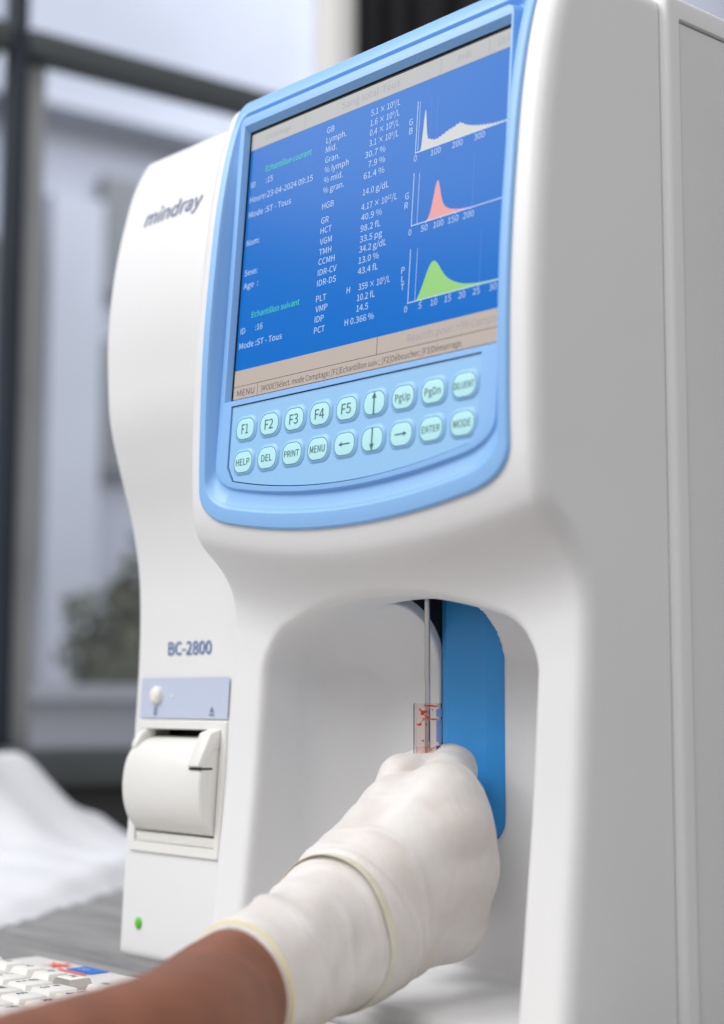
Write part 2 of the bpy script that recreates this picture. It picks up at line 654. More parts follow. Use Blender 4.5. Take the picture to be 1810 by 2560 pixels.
yard = wroot("low_wall", "pale blue low wall outside the window", "wall")
wbox("coping", yard, (-2.0, 1.2, -0.135), (5.0, 1.42, -0.105), M_FACL, 0)
wbox("body", yard, (-2.0, 1.23, -1.03), (5.0, 1.40, -0.136), M_FACL, 0)

# leafy bush outside
M_LEAF = mat("leaf", (0.095, 0.115, 0.070), 0.6, var=0.4, var_scale=6)
M_TRUNK = mat("bark", (0.10, 0.07, 0.05), 0.8)
tree = thing("tree", (0, 0, 0), "small dark green tree behind the low wall outdoors", "tree")
tree.matrix_world = WW @ Matrix.Translation((1.30, 1.90, -1.03))
mb = MB()
mb.tube([(0, 0, 0), (0.02, 0, 0.5), (0.0, 0.02, 0.9)], [0.05, 0.04, 0.025], M_TRUNK, 10)
o = mb.build("trunk", smooth=50)
o.parent = tree
mb = MB()
for i in range(2200):
    u = rng.normal(size=3)
    u /= np.linalg.norm(u)
    p = u * (rng.random() ** 0.4) * np.array([0.24, 0.18, 0.30]) * (1 + 0.18 * math.sin(7 * u[0] + 3 * u[2])) + np.array([0, 0, 0.98])
    a = rng.normal(size=3)
    a /= np.linalg.norm(a)
    b = np.cross(a, rng.normal(size=3))
    b /= np.linalg.norm(b)
    mb.add([p - a * 0.03, p + b * 0.014, p + a * 0.03, p - b * 0.014], [(0, 1, 2, 3)], M_LEAF)
o = mb.build("crown")
o.parent = tree

# white cloth heaped on the table
xs = np.linspace(-0.735, -0.20, 110)
ys = np.linspace(0.0, 0.60, 110)
X, Y = np.meshgrid(xs, ys, indexing='ij')


def heap(x, y):
    dn = (x + .308) * -.785 + (y - .058) * -.62          # distance in from the near edge
    a = .20 * np.exp(-(((x + .80) / .105) ** 2 + ((y - .20) / .17) ** 2)) + .012 * np.exp(-(((x + .62) / .10) ** 2 + ((y - .2) / .15) ** 2))
    a = (a + .008 + .010 * np.exp(-((x + .5) / .1) ** 2)) * sstep(.46, .40, y) * sstep(0, .035, dn)
    f = 1 + 0.06 * np.sin(38 * x + 22 * y + 2 * np.sin(25 * y)) + 0.07 * np.sin(70 * y - 31 * x)
    return a * f


Zh = heap(X, Y)
mb = MB()
n = len(xs)
keep = Zh > 0.004
V = [(X[i, j], Y[i, j], TZ + 0.001 + max(Zh[i, j] - 0.004, 0)) for i in range(n) for j in range(n)]
Fc = [(i * n + j, (i + 1) * n + j, (i + 1) * n + j + 1, i * n + j + 1) for i in range(n - 1) for j in range(n - 1) if keep[i:i + 2, j:j + 2].any()]
mb.add(V, Fc, mat("white_cotton", (0.74, 0.75, 0.78), 0.85, bump=0.3, bump_scale=500))
o = mb.build("white_cloth", smooth=80)
bm = bmesh.new()
bm.from_mesh(o.data)
bmesh.ops.delete(bm, geom=[v for v in bm.verts if not v.link_faces], context='VERTS')
bm.to_mesh(o.data)
bm.free()
sm = o.modifiers.new("thickness", 'SOLIDIFY')
sm.thickness = 0.002
sm.offset = 1
tag(o, "white cloth heaped on the grey table to the left of the machine", "cloth")

# ------------------------------------------------------------------ the analyser
AN = thing("blood_analyzer", (0.036, 0.12, TZ), "white blood analyser with blue screen bezel on the grey table", "lab machine")

# front face of the screen housing: depth y for each height z (from side on)
PZ, PY = spline([.175, .154, .140, .1225, .109, .0959, .0654, .0420, .0150, -.0112, -.0380, -.0513, -.0610, -.0680, -.0725, -.0780, -.0845, -.0915, -.1010, -.1150, -.1449, -.178, -.2105, -.2575, -.285],
                [.0270, .0165, .0108, .0058, .0030, .0008, -.0028, -.0050, -.0066, -.0072, -.0072, -.0066, -.0048, -.0018, .0028, .0090, .0142, .0178, .0198, .0199, .0180, .0154, .0117, .0064, .0030])


def arc(x):
    return np.maximum(0.0110 * (1 - ((x - .086) / .102) ** 2), -.0025)


def front_y(x, z):
    w = 1 - sstep(-.055, .02, z)
    return np.interp(z + arc(x) * w, PZ, PY)


PSL = np.gradient(PY, PZ)


def alcove(x, y, z):
    ceil = -.0955 - 2.37 * (x - .086) ** 2
    side = np.abs(x - .086) - .086
    a = rint([z - ceil, side], .017)
    c = rint([a, y - .0738], .030)
    floor = (-.2650 + (y - .0068) * .065) - z
    return rint([c, floor], .004)


def housing(x, y, z):
    w = 1 - sstep(-.055, .02, z)
    zz = z + arc(x) * w
    sl = np.interp(zz, PZ, PSL)
    dfront = (np.interp(zz, PZ, PY) - y) / np.sqrt(1 + sl ** 2)
    body = rint([dfront, np.abs(x - .086) - .112, z - .1532 - .035 * (y - .01), -.2790 - z], .0065)
    al = alcove(x, y, z)
    q = rint([body, -al], .0042)
    q = np.maximum(q, y - np.where(x > .186, .0722, .0764))
    # shallow bay behind the bezel
    bay = rint([np.abs(x - .085) - .0955, z - .1475, (-.0625 + .0118 * ((x - .085) / .1) ** 2) - z], .004)
    bay = np.maximum(bay, y - (.0145 + .0751 * z))
    q = np.maximum(q, -bay)
    # the slot in the back wall and ceiling of the alcove
    slot2 = rint([np.abs(x - .0836) - .0207, -.2035 - z], .013)
    slot = np.maximum(np.maximum(slot2, .042 - y), z + .060)
    return np.maximum(q, -slot)


hs = surface_mesh(housing, (-.030, -.014, -.2840), (.2025, .0805, .160), .00145, "front_housing", M_WHITE)
adopt(hs, AN)

# slot: black sheets stand in for interior shade, and the blue guide plate
mb = MB()


def fil(off):
    """side profile (y, z) of the alcove back wall and ceiling, moved outwards by off"""
    r = .030 + off
    cy_, cz_ = .0738 - .030, -.0955 - .030
    pts = [(cy_ - .0015, cz_ + r)]
    for k in range(0, 13):
        a = math.radians(90 - 90 * k / 12)
        pts.append((cy_ + r * math.cos(a), cz_ + r * math.sin(a)))
    return pts


pr = fil(.0034)
prof = [p for p in pr if p[0] < .0759] + [(.0761, -.118), (.0761, -.0612), (pr[0][0], -.0612)]
for xa, xb in ((.0630, .0635), (.1037, .1042)):
    mb.loft([[(x, p[0], p[1]) for p in prof] for x in (xa, xb)], M_DARK, True, True)
mb.box((.0600, .0764, -.2080), (.1075, .0767, -.0600), M_DARK)
mb.box((.0636, .0422, -.0612), (.1036, .0762, -.0605), M_DARK)
mb.box((.0636, .0422, -.0915), (.1036, .0426, -.0613), M_DARK)
adopt(mb.build("slot_shade", smooth=30), AN)
mb = MB()
# blue plate: three facets, rounded lower end, running up behind the ceiling
sec = [(.0636, .0752), (.0678, .0740), (.0930, .0740), (.1036, .0762)]
zs = [-.2030, -.2015, -.199, -.195, -.190, -.15, -.112, -.0625]


def inset(z):
    t = max(0, (-.190 - z) / .0132)
    return .0125 * (1 - math.sqrt(max(0, 1 - t * t)))


rows = []
for z in zs:
    i = inset(z)
    rows.append([(max(sx, .0636 + i) if sx < .085 else min(sx, .1036 - i), sy, z) for sx, sy in sec])
mb.loft(rows, M_SLOTBLUE, closed=False)
gp = mb.build("guide_plate", smooth=8)
adopt(gp, AN)
mb = MB()
mb.tube([(.085, .045, -.064), (.085, .045, -.2095)], .00125, M_STEEL, 20)
adopt(mb.build("sample_probe", smooth=40), AN)

# tall column on the left with printer
CZ, CY = spline([.175, .156, .1536, .1392, .1125, .0792, .0496, .0302, .0064, -.0194, -.0451, -.0711, -.0997, -.1282, -.1563, -.2278, -.2596, -.285],
                [.0450, .0342, .0326, .0248, .0167, .0104, .0083, .0088, .0107, .0175, .0255, .0306, .0321, .0316, .0300, .0252, .0238, .0225])
CSL = np.gradient(CY, CZ)


def column(x, y, z):
    sl = np.interp(z, CZ, CSL)
    df = (np.interp(z, CZ, CY) - y) / np.sqrt(1 + sl ** 2)
    b = rint([df, -.125 - x, z - .1555, -.2715 - z], .0045)
    b = np.maximum(np.maximum(b, x + .0268), y - .0764)
    # printer bay
    bay = np.maximum(np.maximum(np.abs(x + .0791) - .0362, np.abs(z + .1838) - .0305), y - .050)
    return np.maximum(b, -bay)


cs = surface_mesh(column, (-.130, .002, -.276), (-.0235, .080, .160), .00165, "side_column", M_WHITE)
adopt(cs, AN)


def on_col(x, z, off=.0004):
    return (x, float(np.interp(z, CZ, CY)) - off, z)


mb = MB()
put_text(mb, "BC-2800", -.0951, -.1167, .0094, M_BLUEINK, on_col, width=.0376, bold=True)
adopt(mb.build("model_lettering"), AN)
mb = MB()
put_text(mb, "mindray", -.1008, .1097, .0116, M_GREYINK, on_col, width=.0500, slant=.15, bold=True)
adopt(mb.build("maker_lettering"), AN)

# lavender status strip
strip_z = (-.1492, -.1285)
mb = MB()
rows = []
for z in np.linspace(strip_z[0], strip_z[1], 8):
    rows.append([on_col(x, z, .0009) for x in (-.1172, -.0406)])
mb.loft(rows, M_PANEL, closed=False)
put_text(mb, "8", -.1042, -.1476, .0058, M_GREYINK, lambda x, z: on_col(x, z, .0013), bold=True)
tri = [(-.0536, -.1430), (-.0552, -.1458), (-.0520, -.1458)]
mb.add([on_col(x, z, .0013) for x, z in tri], [(0, 1, 2)], M_GREYINK)
mb.add([on_col(x, z, .0013) for x, z in [(-.0556, -.1474), (-.0516, -.1474), (-.0516, -.1467), (-.0556, -.1467)]], [(0, 1, 2, 3)], M_GREYINK)
for x in (-.0884,):
    mb.add([on_col(x + .0008 * math.cos(a), -.1377 + .0008 * math.sin(a), .0013) for a in [k * math.pi / 5 for k in range(10)]], [tuple(range(10))], M_BUTTON)
st = mb.build("status_strip")
adopt(st, AN)
mb = MB()
rings = []
for r, d in ((.0042, 0), (.0042, .0016), (.0037, .0024), (.0026, .0029), (.0012, .0031)):
    rings.append([on_col(-.1022 + r * math.cos(a), -.1373 + r * 1.08 * math.sin(a), .0008 + d) for a in [k * math.pi / 14 for k in range(28)]])
mb.loft(rings, M_BUTTON, False, True)
bt = mb.build("feed_button", smooth=50)
adopt(bt, st)

# printer frame, cover, latch
mb = MB()
x0, x1, z0, z1 = -.1178, -.0406, -.2172, -.1500


def rr(l, r, b, t, rad, y, n=5, fn=None):
    pts = []
    for cx_, cz_, a0 in ((r - rad, t - rad, 0), (l + rad, t - rad, 90), (l + rad, b + rad, 180), (r - rad, b + rad, 270)):
        for k in range(n + 1):
            a = math.radians(a0 + 90 * k / n)
            px, pz = cx_ + rad * math.cos(a), cz_ + rad * math.sin(a)
            pts.append((px, (fn(px, pz) if fn else 0) + y, pz))
    return pts


cy_of = lambda x, z: float(np.interp(z, CZ, CY))
loops = [rr(x0, x1, z0, z1, .0015, .002, fn=cy_of), rr(x0, x1, z0, z1, .0015, -.0008, fn=cy_of), rr(x0 + .0006, x1 - .0006, z0 + .0006, z1 - .0006, .0012, -.0014, fn=cy_of),
         rr(x0 + .0042, x1 - .0036, z0 + .0050, z1 - .0045, .0010, -.0014, fn=cy_of), rr(x0 + .0046, x1 - .0040, z0 + .0056, z1 - .0050, .0008, .016, fn=cy_of)]
mb.loft(loops, M_PRINTER)
pf = mb.build("printer_frame", smooth=35)
adopt(pf, AN)
mb = MB()
mb.box((x0 + .004, .047, z0 + .004), (x1 - .004, .0495, z1 - .004), M_DARK)
adopt(mb.build("printer_interior"), pf)
# cover: bulging profile in y, z
cov = [(.0400, -.1585), (.0320, -.1586), (.0272, -.1598), (.0230, -.1633), (.0194, -.1670), (.0173, -.1725), (.0162, -.1790), (.0160, -.1850), (.0166, -.1910), (.0182, -.1965), (.0208, -.2015), (.0240, -.2050), (.0270, -.2064), (.0310, -.2068), (.0400, -.2068)]
cvy = spline(range(len(cov)), [c[0] for c in cov], 60)[1]
cvz = spline(range(len(cov)), [c[1] for c in cov], 60)[1]
mb = MB()
xl, xr_ = -.1128, -.0452
secs = []
for x, ins in ((xl, .0012), (xl + .0006, .0004), (xl + .0016, 0), (xr_ - .0016, 0), (xr_ - .0006, .0004), (xr_, .0012)):
    cyc, czc = .032, -.183
    secs.append([(x, y + (cyc - y) * ins / .02, z + (czc - z) * ins / .03) for y, z in zip(cvy, cvz)])
mb.loft(secs, M_PRINTER, True, True)
cv = mb.build("paper_cover", smooth=35)
adopt(cv, pf)
# side cheeks beside the paper slot, and the latch
mb = MB()
ck = [(.034, -.1546), (.0288, -.1548), (.0255, -.1566), (.0222, -.1610), (.0214, -.1645), (.0245, -.1630), (.0285, -.1604), (.034, -.1590)]
mb.loft([[(x, y, z) for y, z in ck] for x in (-.1126, -.1082)], M_PRINTER, True, True)
adopt(mb.build("cheek", bevel=.0006), pf)
mb = MB()
lt = [(.034, -.1540), (.0285, -.1541), (.0228, -.1560), (.0152, -.1722), (.0190, -.1728), (.0240, -.1650), (.034, -.1630)]
mb.loft([[(x, y, z) for y, z in lt] for x in (-.0545, -.0448)], M_PRINTER, True, True)
adopt(mb.build("latch", bevel=.0008), pf)
mb = MB()
mb.box((-.0545, .0166, -.1738), (-.0450, .0240, -.1728), M_GAP)  # dark strip painting the thin shadow below the latch
adopt(mb.build("latch_shade"), pf)
mb = MB()
mb.box((x0 + .0047, .0270, -.2129), (x1 - .0041, .0400, -.2122), M_GAP)
adopt(mb.build("cover_seam"), pf)
mb = MB()
mb.box((x0 + .0047, .0258, -.2120), (x1 - .0041, .0400, -.2071), M_PRINTER)
adopt(mb.build("paper_ledge", bevel=.0008), pf)

mb = MB()
rings = []
for r, d in ((.0026, 0), (.0026, .0009), (.0018, .0016), (.0006, .0019)):
    rings.append([on_col(-.1062 + r * math.cos(a), -.2530 + r * 1.15 * math.sin(a), d - .0002) for a in [k * math.pi / 10 for k in range(20)]])
mb.loft(rings, M_LED, False, True)
adopt(mb.build("power_light", smooth=50), AN)

# rear case behind the front covers, with a flange and an inset side panel
mb = MB()
mb.box((-.1235, .0770, -.2825), (.1975, .4000, .1545), M_CASE)
rc = mb.build("rear_case", bevel=.003, seg=3)
adopt(rc, AN)


def side_loop(y0, y1, zb, zt, rad, x):
    pts = []
    for cy_, cz_, a0 in ((y1 - rad, zt - rad, 0), (y0 + rad, zt - rad, 90), (y0 + rad, zb + rad, 180), (y1 - rad, zb + rad, 270)):
        for k in range(7):
            a = math.radians(a0 + 90 * k / 6)
            pts.append((x, cy_ + rad * math.cos(a), cz_ + rad * math.sin(a)))
    return pts


mb = MB()
zt = .1560
mb.loft([side_loop(.0724, .4005, -.283, zt, .003, .190), side_loop(.0724, .4005, -.283, zt, .003, .1972), side_loop(.0725, .4004, -.2828, zt - .0002, .003, .2004), side_loop(.0729, .4000, -.2824, zt - .0006, .003, .2013), side_loop(.0738, .3990, -.2815, zt - .0014, .0025, .2019), side_loop(.0750, .398, -.2805, zt - .0026, .002, .2021),
         side_loop(.0802, .392, -.2795, .1465, .0012, .2021), side_loop(.0805, .3917, -.2793, .1462, .0012, .2017), side_loop(.0806, .3916, -.2792, .1461, .001, .1950)], M_WHITE)
adopt(mb.build("flange", smooth=40), AN)
mb = MB()
mb.loft([side_loop(.0816, .3906, -.2785, .1450, .0012, .1950), side_loop(.0816, .3906, -.2785, .1450, .0012, .2008), side_loop(.0820, .390, -.2780, .1446, .001, .2012)], M_CASE, False, True)
adopt(mb.build("side_panel", smooth=40), AN)
mb = MB()
mb.box((.1976, .0796, -.2797), (.1981, .3922, .1466), M_GAP)
adopt(mb.build("panel_gap"), AN)
for fx, fy in ((-.09, .06), (.16, .06), (-.09, .36), (.16, .36)):
    mb = MB()
    mb.tube([(fx, fy, TZ + .0003), (fx, fy, -.2702)], .012, M_DARK, 20)
    adopt(mb.build("rubber_foot", smooth=40), AN)

# ------------------------------------------------------------------ blue bezel, screen, keypad
TILT = .0751
SC = 1 / math.sqrt(1 + TILT ** 2)


def scr(x, s, off=0.0):
    """point of the screen plane: x across, s up the plane, off towards the viewer"""
    return (x, TILT * s * SC - off * SC, s * SC + off * TILT * SC)


def plane_y(z, off):
    return TILT * z - off


def fr_loop(il, ir, it, ib, depth, rt, rb):
    """bezel outline inset on each side; depth(x, z) gives y"""
    l, r, t = -.0150 + il, .1850 - ir, .1523 - it
    n = 14
    bot = lambda x: -.0668 + .0118 * ((x - .085) / .1) ** 2 + ib
    pts = []
    for k in range(31):                       # top, right to left
        pts.append((r - rt + (l + rt - r + rt) * k / 30, t))
    for k in range(1, 8):
        a = math.radians(90 + 90 * k / 8)
        pts.append((l + rt + rt * math.cos(a), t - rt + rt * math.sin(a)))
    zl = bot(l + rb) + rb * 0.86
    for k in range(41):
        pts.append((l, t - rt + (zl - t + rt) * k / 40))
    p0, p1, p2 = (l, zl), (l, bot(l) + rb * .02), (l + rb, bot(l + rb))
    for k in range(1, n):
        u = k / n
        pts.append(tuple((1 - u) ** 2 * p0[i] + 2 * u * (1 - u) * p1[i] + u * u * p2[i] for i in (0, 1)))
    for k in range(41):
        x = l + rb + (r - l - 2 * rb) * k / 40
        pts.append((x, bot(x)))
    p0, p1, p2 = (r - rb, bot(r - rb)), (r, bot(r) + rb * .02), (r, zl)
    for k in range(1, n):
        u = k / n
        pts.append(tuple((1 - u) ** 2 * p0[i] + 2 * u * (1 - u) * p1[i] + u * u * p2[i] for i in (0, 1)))
    for k in range(41):
        pts.append((r, zl + (t - rt - zl) * k / 40))
    for k in range(1, 8):
        a = math.radians(90 * k / 8)
        pts.append((r - rt + rt * math.cos(a), t - rt + rt * math.sin(a)))
    return [(x, depth(x, z), z) for x, z in pts]


fy = lambda d: (lambda x, z: float(front_y(np.float64(x), np.float64(z))) + d)
ridge = .0032


def groove(x, z):
    return max(float(front_y(np.float64(x), np.float64(z))) + .0022, plane_y(z, ridge) + .0012)


rp = lambda d: (lambda x, z: plane_y(z, ridge) + d)
BZ = MB()
BZ.loft([fr_loop(0, 0, 0, 0, fy(.010), .006, .020), fr_loop(0, 0, 0, 0, fy(-.0004), .006, .020), fr_loop(.0003, .0003, .0003, .0003, fy(-.0011), .006, .020), fr_loop(.0010, .0010, .0010, .0010, fy(-.0015), .006, .0195),
         fr_loop(.0046, .0046, .0066, .0068, fy(-.0015), .005, .018), fr_loop(.0052, .0052, .0073, .0076, fy(-.0013), .005, .018), fr_loop(.0057, .0057, .0079, .0084, fy(-.0007), .005, .018), fr_loop(.0063, .0063, .0085, .0094, fy(.0004), .005, .018),
         fr_loop(.0082, .0082, .0100, .0150, groove, .004, .016), fr_loop(.0087, .0087, .0106, .0160, groove, .004, .016), fr_loop(.0094, .0094, .0117, .0172, rp(.0001), .004, .016), fr_loop(.0098, .0098, .0121, .0178, rp(0), .004, .016)], M_BLUE)
# inner plate with openings for the screen and the keypad
inner = [(p[0], p[2]) for p in fr_loop(.0098, .0098, .0121, .0178, rp(0), .004, .016)]
so = (-.0022, .1745, -.0010, .1362)          # screen opening l r b t in the ridge plane


def kp_loop(e):
    l, r, t = .0040 - e, .1660 + e, -.0040 + e
    bot = lambda x: -.0470 + .0086 * ((x - .085) / .081) ** 2 - e
    pts = [(r, t), (l, t)]
    for k in range(1, 21):
        pts.append((l, t + (bot(l) + .006 - t) * k / 20))
    for k in range(0, 31):
        x = l + .0045 + (r - l - .009) * k / 30
        pts.append((x, bot(x)))
    for k in range(0, 20):
        pts.append((r, bot(r) + .006 + (t - bot(r) - .006) * k / 20))
    return pts


def fill_with_holes(outer, holes):
    cu = bpy.data.curves.new("outline", 'CURVE')
    cu.dimensions = '2D'
    cu.fill_mode = 'BOTH'
    for loop in [outer] + holes:
        sp = cu.splines.new('POLY')
        sp.points.add(len(loop) - 1)
        for p, q in zip(sp.points, loop):
            p.co = (q[0], q[1], 0, 1)
        sp.use_cyclic_u = True
    ob = bpy.data.objects.new("outline", cu)
    COL.objects.link(ob)
    me = bpy.data.meshes.new_from_object(ob.evaluated_get(bpy.context.evaluated_depsgraph_get()))
    v = [(p.co.x, p.co.y) for p in me.vertices]
    f = [tuple(p.vertices) for p in me.polygons]
    bpy.data.objects.remove(ob)
    bpy.data.curves.remove(cu)
    bpy.data.meshes.remove(me)
    return v, f


sol = [(so[0], so[2]), (so[1], so[2]), (so[1], so[3]), (so[0], so[3])]
v, f = fill_with_holes(inner, [sol, kp_loop(.0005)])
BZ.add([(x, plane_y(z, ridge), z) for x, z in v], f, M_BLUE)
si = [(-.0008, -.0002), (.1740, -.0002), (.1740, .1333), (-.0008, .1333)]
BZ.loft([[(x, plane_y(z, ridge), z) for x, z in sol], [(x, plane_y(z, .0004), z) for x, z in si]], M_BLUE)
BZ.loft([[(x, plane_y(z, ridge), z) for x, z in kp_loop(.0005)], [(x, plane_y(z, ridge - .0010), z) for x, z in kp_loop(.0005)]], M_BLUE)
bezel = BZ.build("bezel", smooth=28)
adopt(bezel, AN)

# screen
LW, LH = .1738, .1322
W = MB()


def quad(mb, x0, x1, s0, s1, m, off):
    mb.add([scr(x0, s0, off), scr(x1, s0, off), scr(x1, s1, off), scr(x0, s1, off)], [(0, 1, 2, 3)], m)


W.add([scr(-.0014, -.0008, -.0004), scr(.1746, -.0008, -.0004), scr(.1746, .1338, -.0004), scr(-.0014, .1338, -.0004)], [(0, 1, 2, 3)], M_DARK)
quad(W, .0003, LW, .0142, .1240, M_LCD, 0)
screen = W.build("screen")
adopt(screen, AN)
T = MB()
sfn = lambda x, s: scr(x, s, .00012)
rows = {'GB': 117.6, 'Lymph.': 112.8, 'Mid.': 108.2, 'Gran.': 103.3, '% lymph': 98.4, '% mid.': 93.6, '% gran.': 88.7, 'HGB': 81.2, 'GR': 74.3, 'HCT': 69.5, 'VGM': 64.4, 'TMH': 59.5, 'CCMH': 54.9, 'IDR-CV': 49.8, 'IDR-DS': 44.9, 'PLT': 37.6, 'VMP': 32.8, 'IDP': 28.0, 'PCT': 22.9}
TS = .00405
KX = .00405 * 0.93


def line(s, x, y, m=M_LCDTXT, size=TS, sx=None, mb=T, bold=False, width=None):
    put_text(mb, s, x / 1000, y / 1000, size, m, sfn, width=None if width is None else width / 1000, bold=bold)


for k, y in rows.items():
    line(k, 57.3, y)
for s, x, k, wd in [('5.1 × 10^9^/L', 87.4, 'GB', 19.0), ('1.6 × 10^9^/L', 87.4, 'Lymph.', 19), ('0.4 × 10^9^/L', 87.4, 'Mid.', 19), ('3.1 × 10^9^/L', 87.4, 'Gran.', 19), ('30.7 %', 85.0, '% lymph', 13.5), ('7.9 %', 87.6, '% mid.', 11), ('61.4 %', 85, '% gran.', 13.5), ('14.0 g/dL', 85, 'HGB', 17), ('4.17 × 10^12^/L', 84.8, 'GR', 23), ('40.9 %', 85, 'HCT', 13.5), ('98.2 fL', 85, 'VGM', 13), ('33.5 pg', 85, 'TMH', 14.5), ('34.2 g/dL', 85, 'CCMH', 17.5), ('13.0 %', 85, 'IDR-CV', 13.2), ('43.4 fL', 85, 'IDR-DS', 13), ('359 × 10^9^/L', 86, 'PLT', 20.4), ('10.2 fL', 85.5, 'VMP', 11.5), ('14.5', 85.5, 'IDP', 7.6), ('H 0.366 %', 78.2, 'PCT', 19), ('H', 78.2, 'PLT', None)]:
    line(s, x, rows[k], width=wd)
line('ID', 2.1, 104.7)
line(':15', 13.6, 104.7)
line('Heure:23-04-2024 09:15', 2.1, 97.2, width=47)
line('Mode :ST - Tous', 2.1, 89.7, width=32)
line('Nom:', 2.0, 75.6)
line('Sexe:', 2.1, 60.7)
line('Age  :', 2.1, 54.2, width=11)
line('ID', 2.3, 32.0)
line(':16', 13.6, 32.2)
line('Mode :ST - Tous', 2.1, 24.7, width=32)
line('Echantillon courant', 13.0, 110.4, M_LCDGREEN, width=34)
line('Echantillon suivant', 10.1, 38.8, M_LCDGREEN, width=35.3)
for c, x, y in [('G', 113.0, 106.0), ('B', 113.3, 102.0), ('G', 113, 72.6), ('R', 113, 68.4), ('P', 113.3, 39.6), ('L', 113.6, 35.8), ('T', 113.4, 32.2)]:
    line(c, x, y)
adopt(T.build("result_text"), screen)

TB = MB()
quad(TB, .0003, LW, .12404, .1321, M_LCDTITLE, .00006)
for x in (40.5, 130.9, 159.4):
    quad(TB, x / 1e3, x / 1e3 + .0003, .1250, .1315, M_LCDFAINT, .00012)
line('Sang total-Tous', 66.9, 126.6, M_LCDFAINT, .0048, mb=TB, width=38.6, bold=False)
line('Comptage', 11.1, 127.0, M_LCDTITLE if False else M_LCDFAINT, .0036, mb=TB, width=19, bold=False)
line('Prêt', 141.5, 126.7, M_LCDFAINT, .0042, mb=TB, width=7.6, bold=False)
line('15:05', 164.2, 126.7, M_LCDFAINT, .0042, mb=TB, bold=False)
adopt(TB.build("title_bar"), screen)
SB = MB()
quad(SB, .0003, LW, .0003, .01416, M_LCDBAR, .00006)
quad(SB, .0003, LW, .0062, .00645, M_LCDINK, .00012)
quad(SB, .1003, .1006, .0065, .0141, M_LCDINK, .00012)
quad(SB, .0184, .0187, .0004, .0062, M_LCDINK, .00012)
line('MENU', 3.2, 1.6, M_LCDINK, .0042, mb=SB, width=13, bold=False)
line('[MODE]Sélect. mode Comptage; [F1]Echantillon suiv.; [F2]Déboucher; [F3]Démarrage.', 21.3, 1.7, M_LCDINK, .0037, mb=SB, width=131)
line('Réactifs pour: >99 Compte', 119.5, 8.6, M_LCDFAINT, .0046, mb=SB, width=53)
adopt(SB.build("status_bar"), screen)


def hist(name, x0, base, top, pts, m, labels, thr, xe=172.5):
    h = MB()
    P = [(a / 1e3, b / 1e3) for a, b in pts]
    for (xa, sa), (xb, sb) in zip(P[:-1], P[1:]):
        h.add([scr(xa, base / 1e3, .00010), scr(xb, base / 1e3, .00010), scr(xb, sb, .00010), scr(xa, sa, .00010)], [(0, 1, 2, 3)], m)
    h_l = .00036
    quad(h, x0 / 1e3, x0 / 1e3 + h_l, (base - .6) / 1e3, top / 1e3, M_LCDLINE, .00014)
    quad(h, x0 / 1e3, xe / 1e3, base / 1e3 - h_l, base / 1e3, M_LCDLINE, .00014)
    for t in thr:
        quad(h, t / 1e3, t / 1e3 + .00022, base / 1e3, (top - .5) / 1e3, M_LCDTHIN if t > x0 + 5 else M_LCDLINE, .00008)
    for s, x, y in labels:
        if x - x0 > 3:
            quad(h, (x + 1.3 * len(s)) / 1e3, (x + 1.3 * len(s)) / 1e3 + .0003, (base - 1.0) / 1e3, base / 1e3, M_LCDLINE, .00014)
        line(s, x, y, mb=h, size=.0038)
    adopt(h.build(name), screen)


def dense(pts, n=90):
    xs_, ys_ = spline([p[0] for p in pts], [p[1] for p in pts], n)
    return [(a, b) for a, b in zip(xs_, ys_)]


g1 = [(a, max(b + .25 * math.sin(a * 3.1), 92.6)) for a, b in dense([(120.4, 92.6), (121.3, 94), (122.0, 101), (122.8, 111.2), (123.2, 111.0), (124.2, 102), (125.2, 97.6), (127, 96.4), (130, 95.4), (133, 95.9), (137, 97.2), (141, 98.0), (144.5, 98.8), (148, 97.0), (152, 95.6), (158, 94.2), (166, 93.0), (172, 92.7)], 520)][::2]
hist("histogram", 117.8, 92.5, 115.8, g1, M_G1, [('0', 117.2, 88.6), ('100', 127.6, 88.6), ('200', 140.4, 88.6), ('300', 153.2, 88.6)], [119.2, 126.4, 130.5])
g2 = dense([(127.0, 60.1), (128.5, 61.5), (130, 66), (131.6, 74.5), (132.7, 78), (133.8, 75.5), (135.3, 69), (137, 65), (139, 63.2), (143, 61.6), (148, 60.6), (153, 60.1)])
hist("histogram", 117.8, 60.0, 83.3, g2, M_G2, [('0', 116.4, 55.8), ('50', 124.0, 55.8), ('100', 131.6, 55.8), ('150', 140.3, 55.8), ('200', 149.0, 55.8)], [121.2, 153.8])
g3 = dense([(123.5, 26.1), (125.0, 28), (127.5, 33.5), (130, 39.5), (132.4, 42.0), (135, 40.5), (138, 36), (141.5, 32.4), (146, 29.8), (151, 28.0), (158, 26.9), (168, 26.3), (172, 26.2)])
hist("histogram", 118.2, 26.0, 49.4, g3, M_G3, [('0', 116.4, 22.0), ('5', 125.0, 22.0), ('10', 132.4, 22.0), ('15', 140.6, 22.0), ('20', 148.6, 22.0), ('25', 156.8, 22.0), ('30', 166.0, 22.0)], [122.5, 160.0])

# keypad
KO = ridge - .0007
KP = MB()
loop = kp_loop(0)
v, f = fill_with_holes(loop, [])
KP.add([(x, plane_y(z, KO), z) for x, z in v], f, M_PAD)
KP.loft([[(x, plane_y(z, KO), z) for x, z in loop], [(x, plane_y(z, KO - .001), z) for x, z in loop]], M_PAD)


def kpt(x, z, d):
    return (x, plane_y(z, KO + d), z)


keys = [("F1", "F2", "F3", "F4", "F5", "up", "PgUp", "PgDn", "DILUENT"), ("HELP", "DEL", "PRINT", "MENU", "left", "down", "right", "ENTER", "MODE")]


